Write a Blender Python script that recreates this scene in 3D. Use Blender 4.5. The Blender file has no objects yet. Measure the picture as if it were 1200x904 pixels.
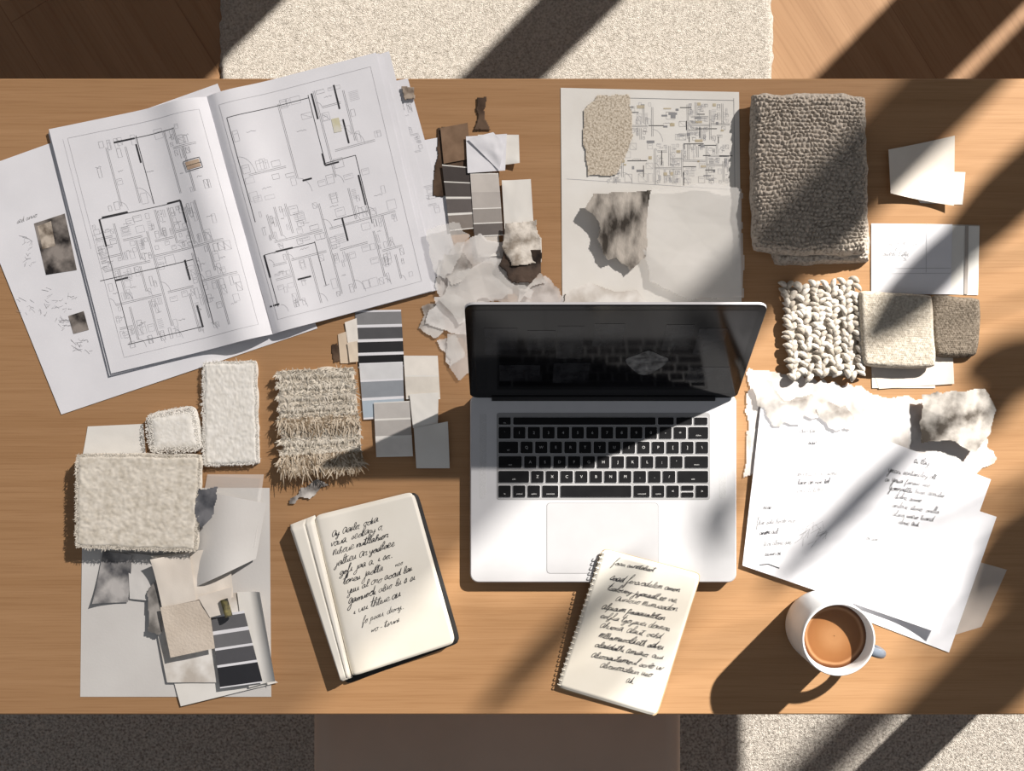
import bpy, math, numpy as np
from mathutils import Vector, Matrix
rng=np.random.default_rng(7)
H=1.6; TZ=0.75
sc=bpy.context.scene
sc.view_settings.view_transform='Standard'
sc.view_settings.look='None'
def W(px,py,z=0.0):
    k=(H-z)/H
    return np.array([(px-600)/1000*k,(452-py)/1000*k])
# ---------------------------------------------------------------- noise
def _h(xi,yi,s):
    h=(xi*374761393+yi*668265263+s*144269504)&0xffffffff
    h=((h^(h>>13))*1274126177)&0xffffffff
    return ((h^(h>>16))&0xffffffff)/4294967295.0
def vn(x,y,s=0):
    x=np.asarray(x,float);y=np.asarray(y,float)
    xi=np.floor(x).astype(np.int64);yi=np.floor(y).astype(np.int64)
    fx=x-xi;fy=y-yi;fx=fx*fx*(3-2*fx);fy=fy*fy*(3-2*fy)
    a=_h(xi,yi,s);b=_h(xi+1,yi,s);c=_h(xi,yi+1,s);d=_h(xi+1,yi+1,s)
    return (a*(1-fx)+b*fx)*(1-fy)+(c*(1-fx)+d*fx)*fy
def fbm(x,y,s=0,o=4):
    t=0;a=.5;f=1
    for i in range(o):
        t=t+a*(vn(x*f,y*f,s+i*17)-.5)*2;a*=.5;f*=2.03
    return t
def crease(x,y,seed,f):
    r=np.random.default_rng(seed);s=0;wt=0
    for i in range(7):
        a=r.uniform(0,np.pi);ff=f*r.uniform(.5,2.2);w=1/(ff/f)
        t=(x*math.cos(a)+y*math.sin(a))*ff+r.random()+.5*fbm(x*f*.5,y*f*.5,seed+i,2)
        s=s+w*np.abs(2*(t-np.floor(t+.5)));wt+=w
    return s/wt
# ---------------------------------------------------------------- materials
_m={}
def mat(name,c1,c2=None,rough=.8,scale=60,detail=4,bump=0,bscale=None,alpha=1,trans=0,spec=.3,metal=0,island=0,stretch=None,contrast=(.35,.65),sheen=0,bdist=.001,coat=0):
    if name in _m: return _m[name]
    m=bpy.data.materials.new(name);m.use_nodes=True;nt=m.node_tree;N=nt.nodes;L=nt.links
    b=N['Principled BSDF'];b.inputs['Roughness'].default_value=rough
    b.inputs['Specular IOR Level'].default_value=spec;b.inputs['Metallic'].default_value=metal
    b.inputs['Coat Weight'].default_value=coat
    if sheen: b.inputs['Sheen Weight'].default_value=sheen
    b.inputs['Alpha'].default_value=alpha
    tc=N.new('ShaderNodeTexCoord');mp=N.new('ShaderNodeMapping');L.new(tc.outputs['Object'],mp.inputs[0])
    if stretch: mp.inputs['Scale'].default_value=stretch
    if c2 is None: c2=tuple(min(1,x*1.06) for x in c1)
    n=N.new('ShaderNodeTexNoise');n.inputs['Scale'].default_value=scale;n.inputs['Detail'].default_value=detail
    L.new(mp.outputs[0],n.inputs['Vector'])
    r=N.new('ShaderNodeValToRGB');r.color_ramp.elements[0].position=contrast[0];r.color_ramp.elements[1].position=contrast[1]
    r.color_ramp.elements[0].color=(*c1,1);r.color_ramp.elements[1].color=(*c2,1)
    if island:
        g=N.new('ShaderNodeNewGeometry');mx=N.new('ShaderNodeMath');mx.operation='ADD'
        mu=N.new('ShaderNodeMath');mu.operation='MULTIPLY_ADD';mu.inputs[1].default_value=island;mu.inputs[2].default_value=-island/2
        L.new(g.outputs['Random Per Island'],mu.inputs[0]);L.new(mu.outputs[0],mx.inputs[0]);L.new(n.outputs['Fac'],mx.inputs[1]);L.new(mx.outputs[0],r.inputs[0])
    else: L.new(n.outputs['Fac'],r.inputs[0])
    L.new(r.outputs[0],b.inputs['Base Color'])
    if bump:
        n2=N.new('ShaderNodeTexNoise');n2.inputs['Scale'].default_value=bscale or scale*4;n2.inputs['Detail'].default_value=4
        L.new(mp.outputs[0],n2.inputs['Vector'])
        bp=N.new('ShaderNodeBump');bp.inputs['Strength'].default_value=bump;bp.inputs['Distance'].default_value=bdist
        L.new(n2.outputs['Fac'],bp.inputs['Height']);L.new(bp.outputs[0],b.inputs['Normal'])
    _m[name]=m;return m
def srgb(r,g,b):
    f=lambda v:(v/255/12.92 if v/255<=.04045 else ((v/255+.055)/1.055)**2.4)
    return (f(r),f(g),f(b))
# ---------------------------------------------------------------- mesh creation
ORG={}
def setlab(o,label=None,cat=None,kind=None,group=None):
    if label:o['label']=label
    if cat:o['category']=cat
    if kind:o['kind']=kind
    if group:o['group']=group
def mk(name,V,F,mats,parent=None,midx=None,smooth=True,label=None,cat=None,kind=None,group=None,org=None):
    V=np.asarray(V,float)
    if org is None: org=np.array([(V[:,0].min()+V[:,0].max())/2,(V[:,1].min()+V[:,1].max())/2,V[:,2].min()])
    me=bpy.data.meshes.new(name);me.from_pydata((V-org).tolist(),[],F if isinstance(F,list) else F.tolist())
    if not isinstance(mats,(list,tuple)): mats=[mats]
    for m in mats: me.materials.append(m)
    if midx is not None: me.polygons.foreach_set('material_index',np.asarray(midx,dtype=np.int32))
    if smooth: me.polygons.foreach_set('use_smooth',np.ones(len(me.polygons),bool))
    me.update()
    o=bpy.data.objects.new(name,me);sc.collection.objects.link(o)
    if parent is not None:
        o.parent=parent;o.location=org-ORG[parent.name]
    else:o.location=org
    ORG[o.name]=np.array(org)
    setlab(o,label,cat,kind,group)
    return o
def empty(name,loc,label,cat,parent=None,group=None):
    o=bpy.data.objects.new(name,None);o.empty_display_size=.02;sc.collection.objects.link(o)
    loc=np.array(loc,float);ORG[o.name]=loc
    if parent is not None: o.parent=parent;o.location=loc-ORG[parent.name]
    else:o.location=loc
    setlab(o,label,cat,None,group);return o
def gridf(nu,nv,off=0):
    i=np.arange(nu)[None,:]+np.arange(nv)[:,None]*(nu+1)
    i=i.ravel()+off
    return np.stack([i+nu+1,i+nu+2,i+1,i],1)
def bil(q,U,V):
    q=[np.asarray(p)for p in q]
    return ((1-U)*(1-V))[...,None]*q[0]+(U*(1-V))[...,None]*q[1]+(U*V)[...,None]*q[2]+((1-U)*V)[...,None]*q[3]
class Surf:
    def __init__(s,qpx,z,hf):
        s.qpx=[np.array(p,float)for p in qpx];s.q=[W(p[0],p[1],z)for p in qpx];s.z=z;s.hf=hf
        s.wd=np.linalg.norm(s.q[1]-s.q[0]);s.hd=np.linalg.norm(s.q[3]-s.q[0])
    def __call__(s,U,V):
        U=np.asarray(U,float);V=np.asarray(V,float)
        XY=bil(s.q,U,V);h=s.hf(U,V) if s.hf else np.zeros_like(U)
        return np.concatenate([XY,(TZ+s.z+h)[...,None]],-1)
    def uv(s,px,py):
        A=np.stack([s.qpx[1]-s.qpx[0],s.qpx[3]-s.qpx[0]],1)
        return np.linalg.solve(A,np.array([px,py])-s.qpx[0])
def gentle(seed,a=.0008,lift=None):
    def f(U,V):
        h=a*(fbm(U*2.1+seed,V*2.3+seed*3,seed,2)+.6)
        if lift:
            for (cu,cv,am,r) in lift:
                d=np.sqrt((U-cu)**2+(V-cv)**2);h=h+am*np.clip(1-d/r,0,1)**2
        return h
    return f
def sheet(name,qpx,z,m,n=(24,24),hf=None,thick=0,parent=None,bands=None,wob=0,label=None,cat=None,group=None,seed=None):
    seed=int(abs(qpx[0][0]*7+qpx[0][1]))if seed is None else seed
    if hf is None: hf=gentle(seed)
    s=Surf(qpx,z,hf)
    if bands: n=(max(4,n[0]//2),60)
    U,V=np.meshgrid(np.linspace(0,1,n[0]+1),np.linspace(0,1,n[1]+1))
    P=s(U,V).reshape(-1,3)
    F=gridf(*n);mi=None;ms=m
    if bands:
        ms=[m];mi=np.zeros(len(F),int);vc=((np.arange(len(F))//n[0])+.5)/n[1]
        for v0,v1,c in bands:
            ms.append(mat('swatch_%d_%d_%d'%c,srgb(*c),rough=.75,scale=90,bump=.05));mi[(vc>v0)&(vc<v1)]=len(ms)-1
    o=mk(name,P,F,ms,parent,mi,label=label,cat=cat,group=group)
    if thick: sm=o.modifiers.new('s','SOLIDIFY');sm.thickness=thick;sm.offset=-1
    return o,s
def slab(name,qpx,z,t,m,n=(60,60),r=.003,pat=None,base=None,wob=0,wf=60,parent=None,label=None,cat=None,group=None,seed=1,zpx=None,cr=0,crp=7):
    q=[W(p[0],p[1],z+t if zpx is None else zpx)for p in qpx]
    U,V=np.meshgrid(np.linspace(0,1,n[0]+1),np.linspace(0,1,n[1]+1))
    XY=bil(q,U,V)
    wd=np.linalg.norm(q[1]-q[0]);hd=np.linalg.norm(q[3]-q[0])
    e=np.minimum(np.minimum(U,1-U)*wd,np.minimum(V,1-V)*hd)
    prof=np.sqrt(np.clip(1-(1-np.clip(e/r,0,1))**2,0,1))
    x,y=XY[...,0].copy(),XY[...,1].copy()
    h=t*prof
    if pat is not None: h=h+pat(U,V,x,y)*np.clip(e/(r*.6+1e-6),0,1)
    if cr:
        C=(q[0]+q[1]+q[2]+q[3])/4;f=1-cr*(np.abs(2*U-1)*np.abs(2*V-1))**crp;XY=C+(XY-C)*f[...,None]
    if wob:
        XY[...,0]+=wob*fbm(x*wf,y*wf,seed,3);XY[...,1]+=wob*fbm(x*wf,y*wf,seed+40,3)
    b=base(U,V) if base is not None else np.zeros_like(U)
    zb=TZ+z+b
    top=np.concatenate([XY,(zb+h)[...,None]],-1).reshape(-1,3)
    bot=np.concatenate([XY,(zb)[...,None]],-1).reshape(-1,3)
    nt=len(top);F=gridf(*n);F2=gridf(*n)[:,::-1]+nt
    Vv=np.concatenate([top,bot]);Fs=np.concatenate([F,F2]).tolist()
    nu,nv=n;ring=[i for i in range(nu+1)]+[j*(nu+1)+nu for j in range(1,nv+1)]+[nv*(nu+1)+i for i in range(nu-1,-1,-1)]+[j*(nu+1) for j in range(nv-1,0,-1)]
    for a in range(len(ring)):
        i,j=ring[a],ring[(a+1)%len(ring)];Fs.append([i,j,j+nt,i+nt])
    o=mk(name,Vv,Fs,m,parent,label=label,cat=cat,group=group)
    def sf(U,V):
        U=np.asarray(U,float);V=np.asarray(V,float);XY=bil(q,U,V)
        x0,y0=XY[...,0],XY[...,1]
        bb=base(U,V) if base is not None else 0*U
        pp=pat(U,V,x0,y0) if pat is not None else 0
        if cr:
            C=(q[0]+q[1]+q[2]+q[3])/4;f=1-cr*(np.abs(2*U-1)*np.abs(2*V-1))**crp;XY=C+(XY-C)*f[...,None]
        return np.concatenate([XY,(TZ+z+t+bb+pp)[...,None]],-1)
    S=Surf(qpx,z+t,None);S.q=q;S.__class__=type('S2',(Surf,),{'__call__':lambda s,U,V:sf(U,V)})
    return o,S
def inpoly(X,Y,pts):
    ins=np.zeros(X.shape,bool);n=len(pts)
    for i in range(n):
        x1,y1=pts[i];x2,y2=pts[(i+1)%n]
        c=((y1>Y)!=(y2>Y))&(X<(x2-x1)*(Y-y1)/((y2-y1)+1e-12)+x1);ins^=c
    return ins
def torn(name,pts,z,m,cell=1.1,amp=.004,freq=18,seed=1,jag=2.0,thick=0,parent=None,label=None,cat=None,group=None,sharp=True,base=None,edge=.05):
    r=np.random.default_rng(seed);pp=np.array(pts,float);out=[]
    for i in range(len(pp)):
        a,b=pp[i],pp[(i+1)%len(pp)];L=np.linalg.norm(b-a);k=max(2,int(L/7));nrm=np.array([-(b-a)[1],(b-a)[0]])/(L+1e-9)
        for j in range(k): out.append(a+(b-a)*(j+(r.uniform(-.3,.3) if j else 0))/k+nrm*r.normal(0,jag*.45))
    pts=np.array(out);x0,y0=pts.min(0)-4;x1,y1=pts.max(0)+4
    nu=int((x1-x0)/cell);nv=int((y1-y0)/cell)
    X,Y=np.meshgrid(np.linspace(x0,x1,nu+1),np.linspace(y0,y1,nv+1))
    ins=inpoly(X+.6*fbm(X*.5,Y*.5,seed,2),Y+.6*fbm(X*.5,Y*.5,seed+2,2),pts)
    cellin=ins[:-1,:-1]&ins[1:,1:]|ins[:-1,1:]&ins[1:,:-1]
    k=(H-z)/H;wx=(X-600)/1000*k;wy=(452-Y)/1000*k
    if sharp: hh=crease(wx,wy,seed,freq)
    else: hh=fbm(wx*freq,wy*freq,seed,2)*.5+.5
    wz=TZ+z+amp*hh
    if base is not None: wz=wz+base(wx,wy)
    P=np.stack([wx,wy,wz],-1).reshape(-1,3);F=gridf(nu,nv)[cellin.ravel()]
    used=np.unique(F);remap=-np.ones(len(P),int);remap[used]=np.arange(len(used))
    o=mk(name,P[used],remap[F],m,parent,label=label,cat=cat,group=group)
    if thick: sm=o.modifiers.new('s','SOLIDIFY');sm.thickness=thick;sm.offset=-1
    return o
def fibers(name,surf,n,length,width,m,parent,lean=(0,0),spread=1.0,margin=0,seed=3,rows=None,up=.7,kind='stuff'):
    r=np.random.default_rng(seed)
    U=r.uniform(-margin,1+margin,n);V=r.uniform(-margin,1+margin,n)
    if rows: V=(np.floor(V*rows)+.15+.25*r.random(n))/rows
    U=np.clip(U,.01,.99);V=np.clip(V,.01,.99)
    P=surf(U,V);P[:,2]-=.0015
    ang=r.uniform(0,2*np.pi,n);D=np.stack([np.cos(ang)*spread+lean[0],np.sin(ang)*spread+lean[1]],1)
    Ln=length*r.uniform(.6,1.3,n)
    p0=P;p1=P.copy();p2=P.copy()
    p1[:,:2]+=D*Ln[:,None]*.35;p1[:,2]+=Ln*up*.7
    D2=D+r.normal(0,.4,(n,2));p2[:,:2]+=D2*Ln[:,None]*.8;p2[:,2]+=Ln*up*.75
    t=D/(np.linalg.norm(D,axis=1)[:,None]+1e-9);pr=np.stack([-t[:,1],t[:,0],0*t[:,0]],1)*width
    V_=np.stack([p0-pr,p0+pr,p1-pr,p1+pr,p2-pr*.4,p2+pr*.4],1).reshape(-1,3)
    b=np.arange(n)[:,None]*6
    F=np.concatenate([b+np.array([[0,1,3,2]]),b+np.array([[2,3,5,4]])])
    return mk(name,V_,F,m,parent,kind=kind)
def rrect(cx,cy,w,d,r,k=6):
    pts=[]
    for sx,sy,a0 in((1,1,0),(-1,1,90),(-1,-1,180),(1,-1,270)):
        for i in range(k+1):
            a=math.radians(a0+90*i/k);pts.append((cx+sx*(w/2-r)+r*math.cos(a),cy+sy*(d/2-r)+r*math.sin(a)))
    return np.array(pts)
def prism(outline_fn,zs,ins):
    rings=[]
    for z,i in zip(zs,ins):
        o=outline_fn(i);rings.append(np.concatenate([o,np.full((len(o),1),z)],1))
    n=len(rings[0]);V=np.concatenate(rings);F=[]
    for k in range(len(rings)-1):
        for i in range(n):
            j=(i+1)%n;F.append([k*n+i,k*n+j,(k+1)*n+j,(k+1)*n+i])
    F.append(list(range(n))[::-1]);F.append([(len(rings)-1)*n+i for i in range(n)])
    return V,F
def rslab(cx,cy,w,d,z0,z1,r,b=.0008,k=6):
    return prism(lambda i:rrect(cx,cy,w-2*i,d-2*i,max(r-i,.0001),k),[z0,z0+b,z1-b,z1],[b,0,0,b])
def box(x0,x1,y0,y1,z0,z1):
    return rslab((x0+x1)/2,(y0+y1)/2,x1-x0,y1-y0,z0,z1,min(.004,(x1-x0)/4,(y1-y0)/4),.001,2)
def join(parts):
    Vs=[];Fs=[];o=0
    for V,F in parts:
        Vs.append(np.asarray(V));Fs+=[[i+o for i in f]for f in F];o+=len(V)
    return np.concatenate(Vs),Fs
def tube(pts,r,k=8):
    pts=np.array(pts,float);n=len(pts);rr=np.broadcast_to(r,(n,))
    V=[];F=[]
    for i in range(n):
        t=pts[min(i+1,n-1)]-pts[max(i-1,0)];t/=np.linalg.norm(t)+1e-9
        a=np.cross(t,[0,0,1.]) if abs(t[2])<.9 else np.cross(t,[1.,0,0]);a/=np.linalg.norm(a);b=np.cross(t,a)
        for j in range(k):
            th=2*np.pi*j/k;V.append(pts[i]+rr[i]*(a*np.cos(th)+b*np.sin(th)))
    for i in range(n-1):
        for j in range(k): F.append([i*k+j,i*k+(j+1)%k,(i+1)*k+(j+1)%k,(i+1)*k+j])
    F.append(list(range(k)));F.append([(n-1)*k+j for j in range(k)][::-1])
    return np.array(V),F
# ---------------------------------------------------------------- ink
INK=mat('ink_black',(.03,.03,.034),(.045,.045,.05),rough=.6)
INKG=mat('ink_grey',(.26,.26,.27),(.33,.33,.34),rough=.8)
INKL=mat('ink_pale_grey',(.46,.46,.48),(.54,.54,.56),rough=.8)
INKT=mat('ink_tan',(.50,.42,.27),(.6,.53,.4),rough=.8)
def ink(name,strokes,surf,parent,dz=.00025,label=None):
    Vs=[];Fs=[];mi=[];o=0
    for s in strokes:
        pts,w,mid=np.array(s[0],float),s[1],s[2]
        out=[pts[0]]
        for a,b in zip(pts[:-1],pts[1:]):
            L=math.hypot((b[0]-a[0])*surf.wd,(b[1]-a[1])*surf.hd);k=max(1,int(L/.006))
            for i in range(1,k+1): out.append(a+(b-a)*i/k)
        out=np.array(out)
        P=surf(out[:,0],out[:,1]);P[:,2]+=dz
        T=np.gradient(P[:,:2],axis=0) if len(P)>1 else None
        T/=np.linalg.norm(T,axis=1)[:,None]+1e-12
        pr=np.stack([-T[:,1],T[:,0],0*T[:,0]],1)*w/2
        Vs.append(np.stack([P-pr,P+pr],1).reshape(-1,3))
        for i in range(len(P)-1): Fs.append([o+2*i,o+2*i+2,o+2*i+3,o+2*i+1]);mi.append(mid)
        o+=2*len(P)
    return mk(name,np.concatenate(Vs),Fs,[INK,INKG,INKL,INKT],parent,mi,label=label,smooth=False)
GL={'a':[(.36,.42),(.2,.5),(.02,.3),(.08,.02),(.25,.06),(.38,.45),(.36,.08),(.5,.06)],
'e':[(0,.15),(.28,.3),(.24,.5),(.06,.42),(.04,.1),(.2,0),(.42,.12)],
'i':[(.02,.1),(.12,.48),(.1,.08),(.26,.08)],'u':[(.0,.48),(.04,.06),(.2,.04),(.32,.46),(.32,.06),(.46,.08)],
'l':[(0,.1),(.26,.75),(.22,1.05),(.1,.9),(.08,.1),(.26,.06)],
'n':[(0,.1),(.06,.48),(.05,0),(.2,.45),(.32,.42),(.3,.04),(.46,.1)],
'm':[(0,.1),(.06,.48),(.05,0),(.18,.45),(.26,.4),(.24,0),(.38,.45),(.48,.4),(.46,.04),(.6,.1)],
't':[(.0,.1),(.2,.9),(.12,.05),(.3,.08)],'o':[(.2,.48),(.02,.3),(.06,.02),(.26,.04),(.32,.35),(.2,.48),(.44,.4)],
'r':[(0,.1),(.08,.5),(.16,.42),(.3,.46),(.24,.06),(.4,.08)],'s':[(0,.08),(.2,.5),(.28,.3),(.22,.02),(.04,.04),(.38,.1)],
'd':[(.34,.42),(.16,.48),(.0,.2),(.1,.0),(.28,.1),(.44,1.0),(.36,.06),(.5,.08)],
'h':[(0,.1),(.24,.8),(.2,1.0),(.1,.8),(.04,0),(.16,.42),(.3,.4),(.28,.04),(.44,.1)],
'f':[(0,.1),(.28,.9),(.22,1.05),(.12,.8),(.02,-.5),(.12,-.4),(.14,.06),(.36,.12)],
'g':[(.34,.42),(.14,.5),(.02,.2),(.14,.04),(.34,.42),(.28,-.4),(.08,-.5),(.06,-.3),(.46,.12)],
'j':[(.2,.46),(.14,-.4),(-.04,-.5),(-.06,-.3),(.3,.12)],
'y':[(0,.45),(.06,.1),(.22,.1),(.34,.46),(.24,-.4),(.06,-.45),(.1,-.25),(.44,.12)],
'p':[(0,.2),(.1,.5),(-.02,-.5),(.1,.4),(.28,.46),(.26,.1),(.08,.04),(.44,.1)],
'b':[(0,.1),(.2,.95),(.08,.8),(.04,.04),(.22,.02),(.26,.4),(.14,.4),(.42,.36)],
'k':[(0,.1),(.22,1.0),(.06,.0),(.26,.45),(.1,.26),(.34,.04),(.44,.1)],
'w':[(0,.46),(.06,.04),(.2,.4),(.26,.04),(.42,.46),(.5,.4)],'v':[(0,.46),(.1,.02),(.28,.46),(.38,.42)],
'c':[(.3,.42),(.14,.5),(0,.2),(.12,0),(.36,.1)],'x':[(0,.46),(.28,.02),(.12,.22),(.3,.48),(.0,0),(.4,.1)]}
def cur(P):
    P=np.array(P,float)
    if len(P)<3:return P
    Q=np.vstack([2*P[0]-P[1],P,2*P[-1]-P[-2]]);o=[]
    for i in range(1,len(Q)-2):
        for t in(0,.33,.66):
            o.append(.5*((2*Q[i])+(-Q[i-1]+Q[i+1])*t+(2*Q[i-1]-5*Q[i]+4*Q[i+1]-Q[i+2])*t*t+(-Q[i-1]+3*Q[i]-3*Q[i+1]+Q[i+2])*t**3))
    o.append(Q[-2]);return np.array(o)
def write(text,surf,px,py,size,w=.0007,mid=0,ang=0,slant=.35,seed=0,sx=1.25):
    r=np.random.default_rng(seed+len(text));u0,v0=surf.uv(px,py);x=0;out=[]
    ca,sa=math.cos(math.radians(ang)),math.sin(math.radians(ang))
    def put(P):
        P=np.array(P);X=(P[:,0]+P[:,1]*slant)*size;Y=P[:,1]*size
        return np.stack([u0+(X*ca-Y*sa)/surf.wd,v0-(X*sa+Y*ca)/surf.hd],1)
    for wd in text.split(' '):
        run=[]
        for i,c in enumerate(wd.lower()):
            if c in '.,-':
                if run: out.append((put(cur(run)),w,mid));run=[]
                out.append((put([(x,.2 if c=='-' else .02),(x+(.35 if c=='-' else .06),.2 if c=='-' else -.12)]),w,mid));x+=.3;continue
            s=1.5 if (i==0 and wd[0].isupper()) else r.uniform(.8,1.2)
            g=np.array(GL.get(c,GL['e']))*[sx*r.uniform(.85,1.2),s]+[x,r.uniform(-.06,.06)]
            run+=g.tolist();x+=(max(p[0]for p in GL.get(c,GL['e'])))*sx*.96
            if c=='t': out.append((put([(x-.5,.72),(x+.12,.78)]),w*.9,mid))
        if run: out.append((put(cur(run)),w*r.uniform(.8,1.2),mid))
        x+=.38
    return out
def PXS(surf,pts,w=.0005,mid=0):
    return (np.array([surf.uv(*p)for p in pts]),w,mid)
def plan(r,u0,v0,u1,v1,d,out,dens=1,mn=.07):
    w,h=u1-u0,v1-v0
    if d==0 or (min(w,h)<mn) or (d<3 and r.random()<.2):
        for _ in range(int(r.integers(3,7)*dens)):
            # furniture against the walls, aligned with the room
            c,e=min(.06,w*.3)*r.uniform(.4,1),min(.045,h*.3)*r.uniform(.4,1)
            a=u0+(.012 if r.random()<.5 else w-c-.012) if r.random()<.6 else u0+w*r.uniform(.1,.6)
            b=v0+(.010 if r.random()<.5 else h-e-.010) if r.random()<.6 else v0+h*r.uniform(.1,.6)
            q=r.random()
            out.append(([(a,b),(a+c,b),(a+c,b+e),(a,b+e),(a,b)],.00028,1 if r.random()<.3 else 2))
            if q<.4: out.append(([(a+c*.15,b+e*.3),(a+c*.85,b+e*.3)],.00025,2))
            elif q<.6: out.append(([(a,b),(a+c,b+e)],.00022,2))
        if r.random()<.7:
            R=min(w,h)*.3;t=np.linspace(0,np.pi/2,8);out.append((np.stack([u0+R*np.cos(t),v1-R*np.sin(t)],1),.0003,2))
        if r.random()<.8:
            yy=v0+h*r.uniform(.35,.7);out.append(([(u0+w*.3+i*min(w*.03,.006),yy+r.uniform(-.003,.003))for i in range(10)],.0003,1))
        if r.random()<.25:
            yy=v0+h*r.uniform(.1,.5)
            for i in range(7): out.append(([(u0+w*.15,yy+i*.006),(u0+w*.15+min(w*.35,.06),yy+i*.006)],.00022,2))
        return
    s=r.uniform(.3,.7)
    if w>h*r.uniform(.7,1.3):
        m=u0+w*s;plan(r,u0,v0,m,v1,d-1,out,dens,mn);plan(r,m,v0,u1,v1,d-1,out,dens,mn)
        a=r.uniform(0,.2);b=r.uniform(0,.2)
        for dx in(-.004,.004): out.append(([(m+dx,v0+h*a),(m+dx,v1-h*b)],.00035,1))
    else:
        m=v0+h*s;plan(r,u0,v0,u1,m,d-1,out,dens,mn);plan(r,u0,m,u1,v1,d-1,out,dens,mn)
        a=r.uniform(0,.2);b=r.uniform(0,.2)
        for dx in(-.003,.003): out.append(([(u0+w*a,m+dx),(u1-w*b,m+dx)],.00035,1))
# ================================================================= SETTING
def woodmat(name,cols,sx,fine,brick=False,rot=0,rough=.45,fc=(.86,.83,.80)):
    m=bpy.data.materials.new(name);m.use_nodes=True;nt=m.node_tree;N=nt.nodes;L=nt.links;b=N['Principled BSDF']
    b.inputs['Roughness'].default_value=rough;b.inputs['Specular IOR Level'].default_value=.3
    tc=N.new('ShaderNodeTexCoord');m0=N.new('ShaderNodeMapping');m0.inputs['Rotation'].default_value=(0,0,rot);L.new(tc.outputs['Object'],m0.inputs[0])
    mp=N.new('ShaderNodeMapping');mp.inputs['Scale'].default_value=sx;L.new(m0.outputs[0],mp.inputs[0])
    n=N.new('ShaderNodeTexNoise');n.inputs['Scale'].default_value=1;n.inputs['Detail'].default_value=8;n.inputs['Distortion'].default_value=.3;L.new(mp.outputs[0],n.inputs['Vector'])
    mp2=N.new('ShaderNodeMapping');mp2.inputs['Scale'].default_value=fine;L.new(m0.outputs[0],mp2.inputs[0])
    n2=N.new('ShaderNodeTexNoise');n2.inputs['Scale'].default_value=1;n2.inputs['Detail'].default_value=3;L.new(mp2.outputs[0],n2.inputs['Vector'])
    r=N.new('ShaderNodeValToRGB');r.color_ramp.elements[0].position=.25;r.color_ramp.elements[1].position=.75
    r.color_ramp.elements[0].color=(*cols[0],1);r.color_ramp.elements[1].color=(*cols[1],1)
    L.new(n.outputs['Fac'],r.inputs[0])
    r2=N.new('ShaderNodeValToRGB');r2.color_ramp.elements[0].position=.34;r2.color_ramp.elements[1].position=.52
    r2.color_ramp.elements[0].color=(*fc,1);r2.color_ramp.elements[1].color=(1,1,1,1);L.new(n2.outputs['Fac'],r2.inputs[0])
    mx=N.new('ShaderNodeMix');mx.data_type='RGBA';mx.blend_type='MULTIPLY';mx.inputs[0].default_value=.8
    L.new(r.outputs[0],mx.inputs[6]);L.new(r2.outputs[0],mx.inputs[7]);col=mx.outputs[2]
    if brick:
        bk=N.new('ShaderNodeTexBrick');bk.inputs['Scale'].default_value=1;bk.inputs['Brick Width'].default_value=1.4;bk.inputs['Row Height'].default_value=.26
        bk.inputs['Mortar Size'].default_value=.001;bk.inputs['Color1'].default_value=(1,1,1,1);bk.inputs['Color2'].default_value=(.93,.92,.91,1);bk.inputs['Mortar'].default_value=(.72,.68,.65,1)
        L.new(m0.outputs[0],bk.inputs['Vector'])
        m2=N.new('ShaderNodeMix');m2.data_type='RGBA';m2.blend_type='MULTIPLY';m2.inputs[0].default_value=1
        L.new(col,m2.inputs[6]);L.new(bk.outputs[0],m2.inputs[7]);col=m2.outputs[2]
    L.new(col,b.inputs['Base Color'])
    bp=N.new('ShaderNodeBump');bp.inputs['Strength'].default_value=.08;bp.inputs['Distance'].default_value=.001;L.new(n2.outputs['Fac'],bp.inputs['Height']);L.new(bp.outputs[0],b.inputs['Normal'])
    return m
OAK=woodmat('oak_tabletop',(srgb(164,125,87),srgb(178,139,101)),(1.2,80,80),(12,600,600))
FLW=woodmat('floor_wood',(srgb(140,106,75),srgb(158,124,92)),(2,26,26),(6,200,200),True,math.radians(58))
V,F=box(-3,3.2,-2.2,1.35,-.05,0);o=mk('floor',V,F,FLW,smooth=False);setlab(o,'brown oak plank floor','floor','structure')
# desk
desk=empty('desk',(-.13,W(0,465)[1],0),'long light oak desk covered with papers and swatches','desk')
yb,yf=W(0,92)[1],W(0,838)[1]
V,F=rslab(-.13,(yb+yf)/2,2.34,yb-yf,TZ-.03,TZ,.004,.0015);mk('tabletop',V,F,OAK,desk,smooth=False)
for lx in(-1.24,.99):
    for ly in(yb-.07,yf+.07):
        V,F=box(lx-.03,lx+.03,ly-.03,ly+.03,0,TZ-.03);mk('leg',V,F,OAK,desk,smooth=False)
# rugs
RUG=mat('rug_wool',srgb(150,143,133),srgb(196,189,180),rough=1,scale=260,detail=6,bump=1,bscale=700,bdist=.003,spec=.05,contrast=(.3,.62))
RUG2=mat('rug_wool_grey',srgb(128,121,113),srgb(204,197,188),rough=1,scale=240,detail=6,bump=1,bscale=600,bdist=.004,spec=.05,contrast=(.3,.62))
def rug(name,x0,x1,y0,y1,m,label,seed,am=.004):
    n=(int((x1-x0)/.005),int((y1-y0)/.005))
    U,Vv=np.meshgrid(np.linspace(0,1,n[0]+1),np.linspace(0,1,n[1]+1))
    X=x0+U*(x1-x0);Y=y1-Vv*(y1-y0)
    e=np.minimum(np.minimum(U,1-U)*(x1-x0),np.minimum(Vv,1-Vv)*(y1-y0))
    Z=.001+.009*np.sqrt(1-(1-np.clip(e/.012,0,1))**2)+am*(vn(X*150,Y*150,seed)-.5)*np.clip(e/.01,0,1)
    X=X+.006*fbm(X*60,Y*60,seed+3,2)
    return mk(name,np.stack([X,Y,Z],-1).reshape(-1,3),gridf(*n),m,label=label,cat='rug')
a=W(258,0,-TZ);b=W(905,0,-TZ)
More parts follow.
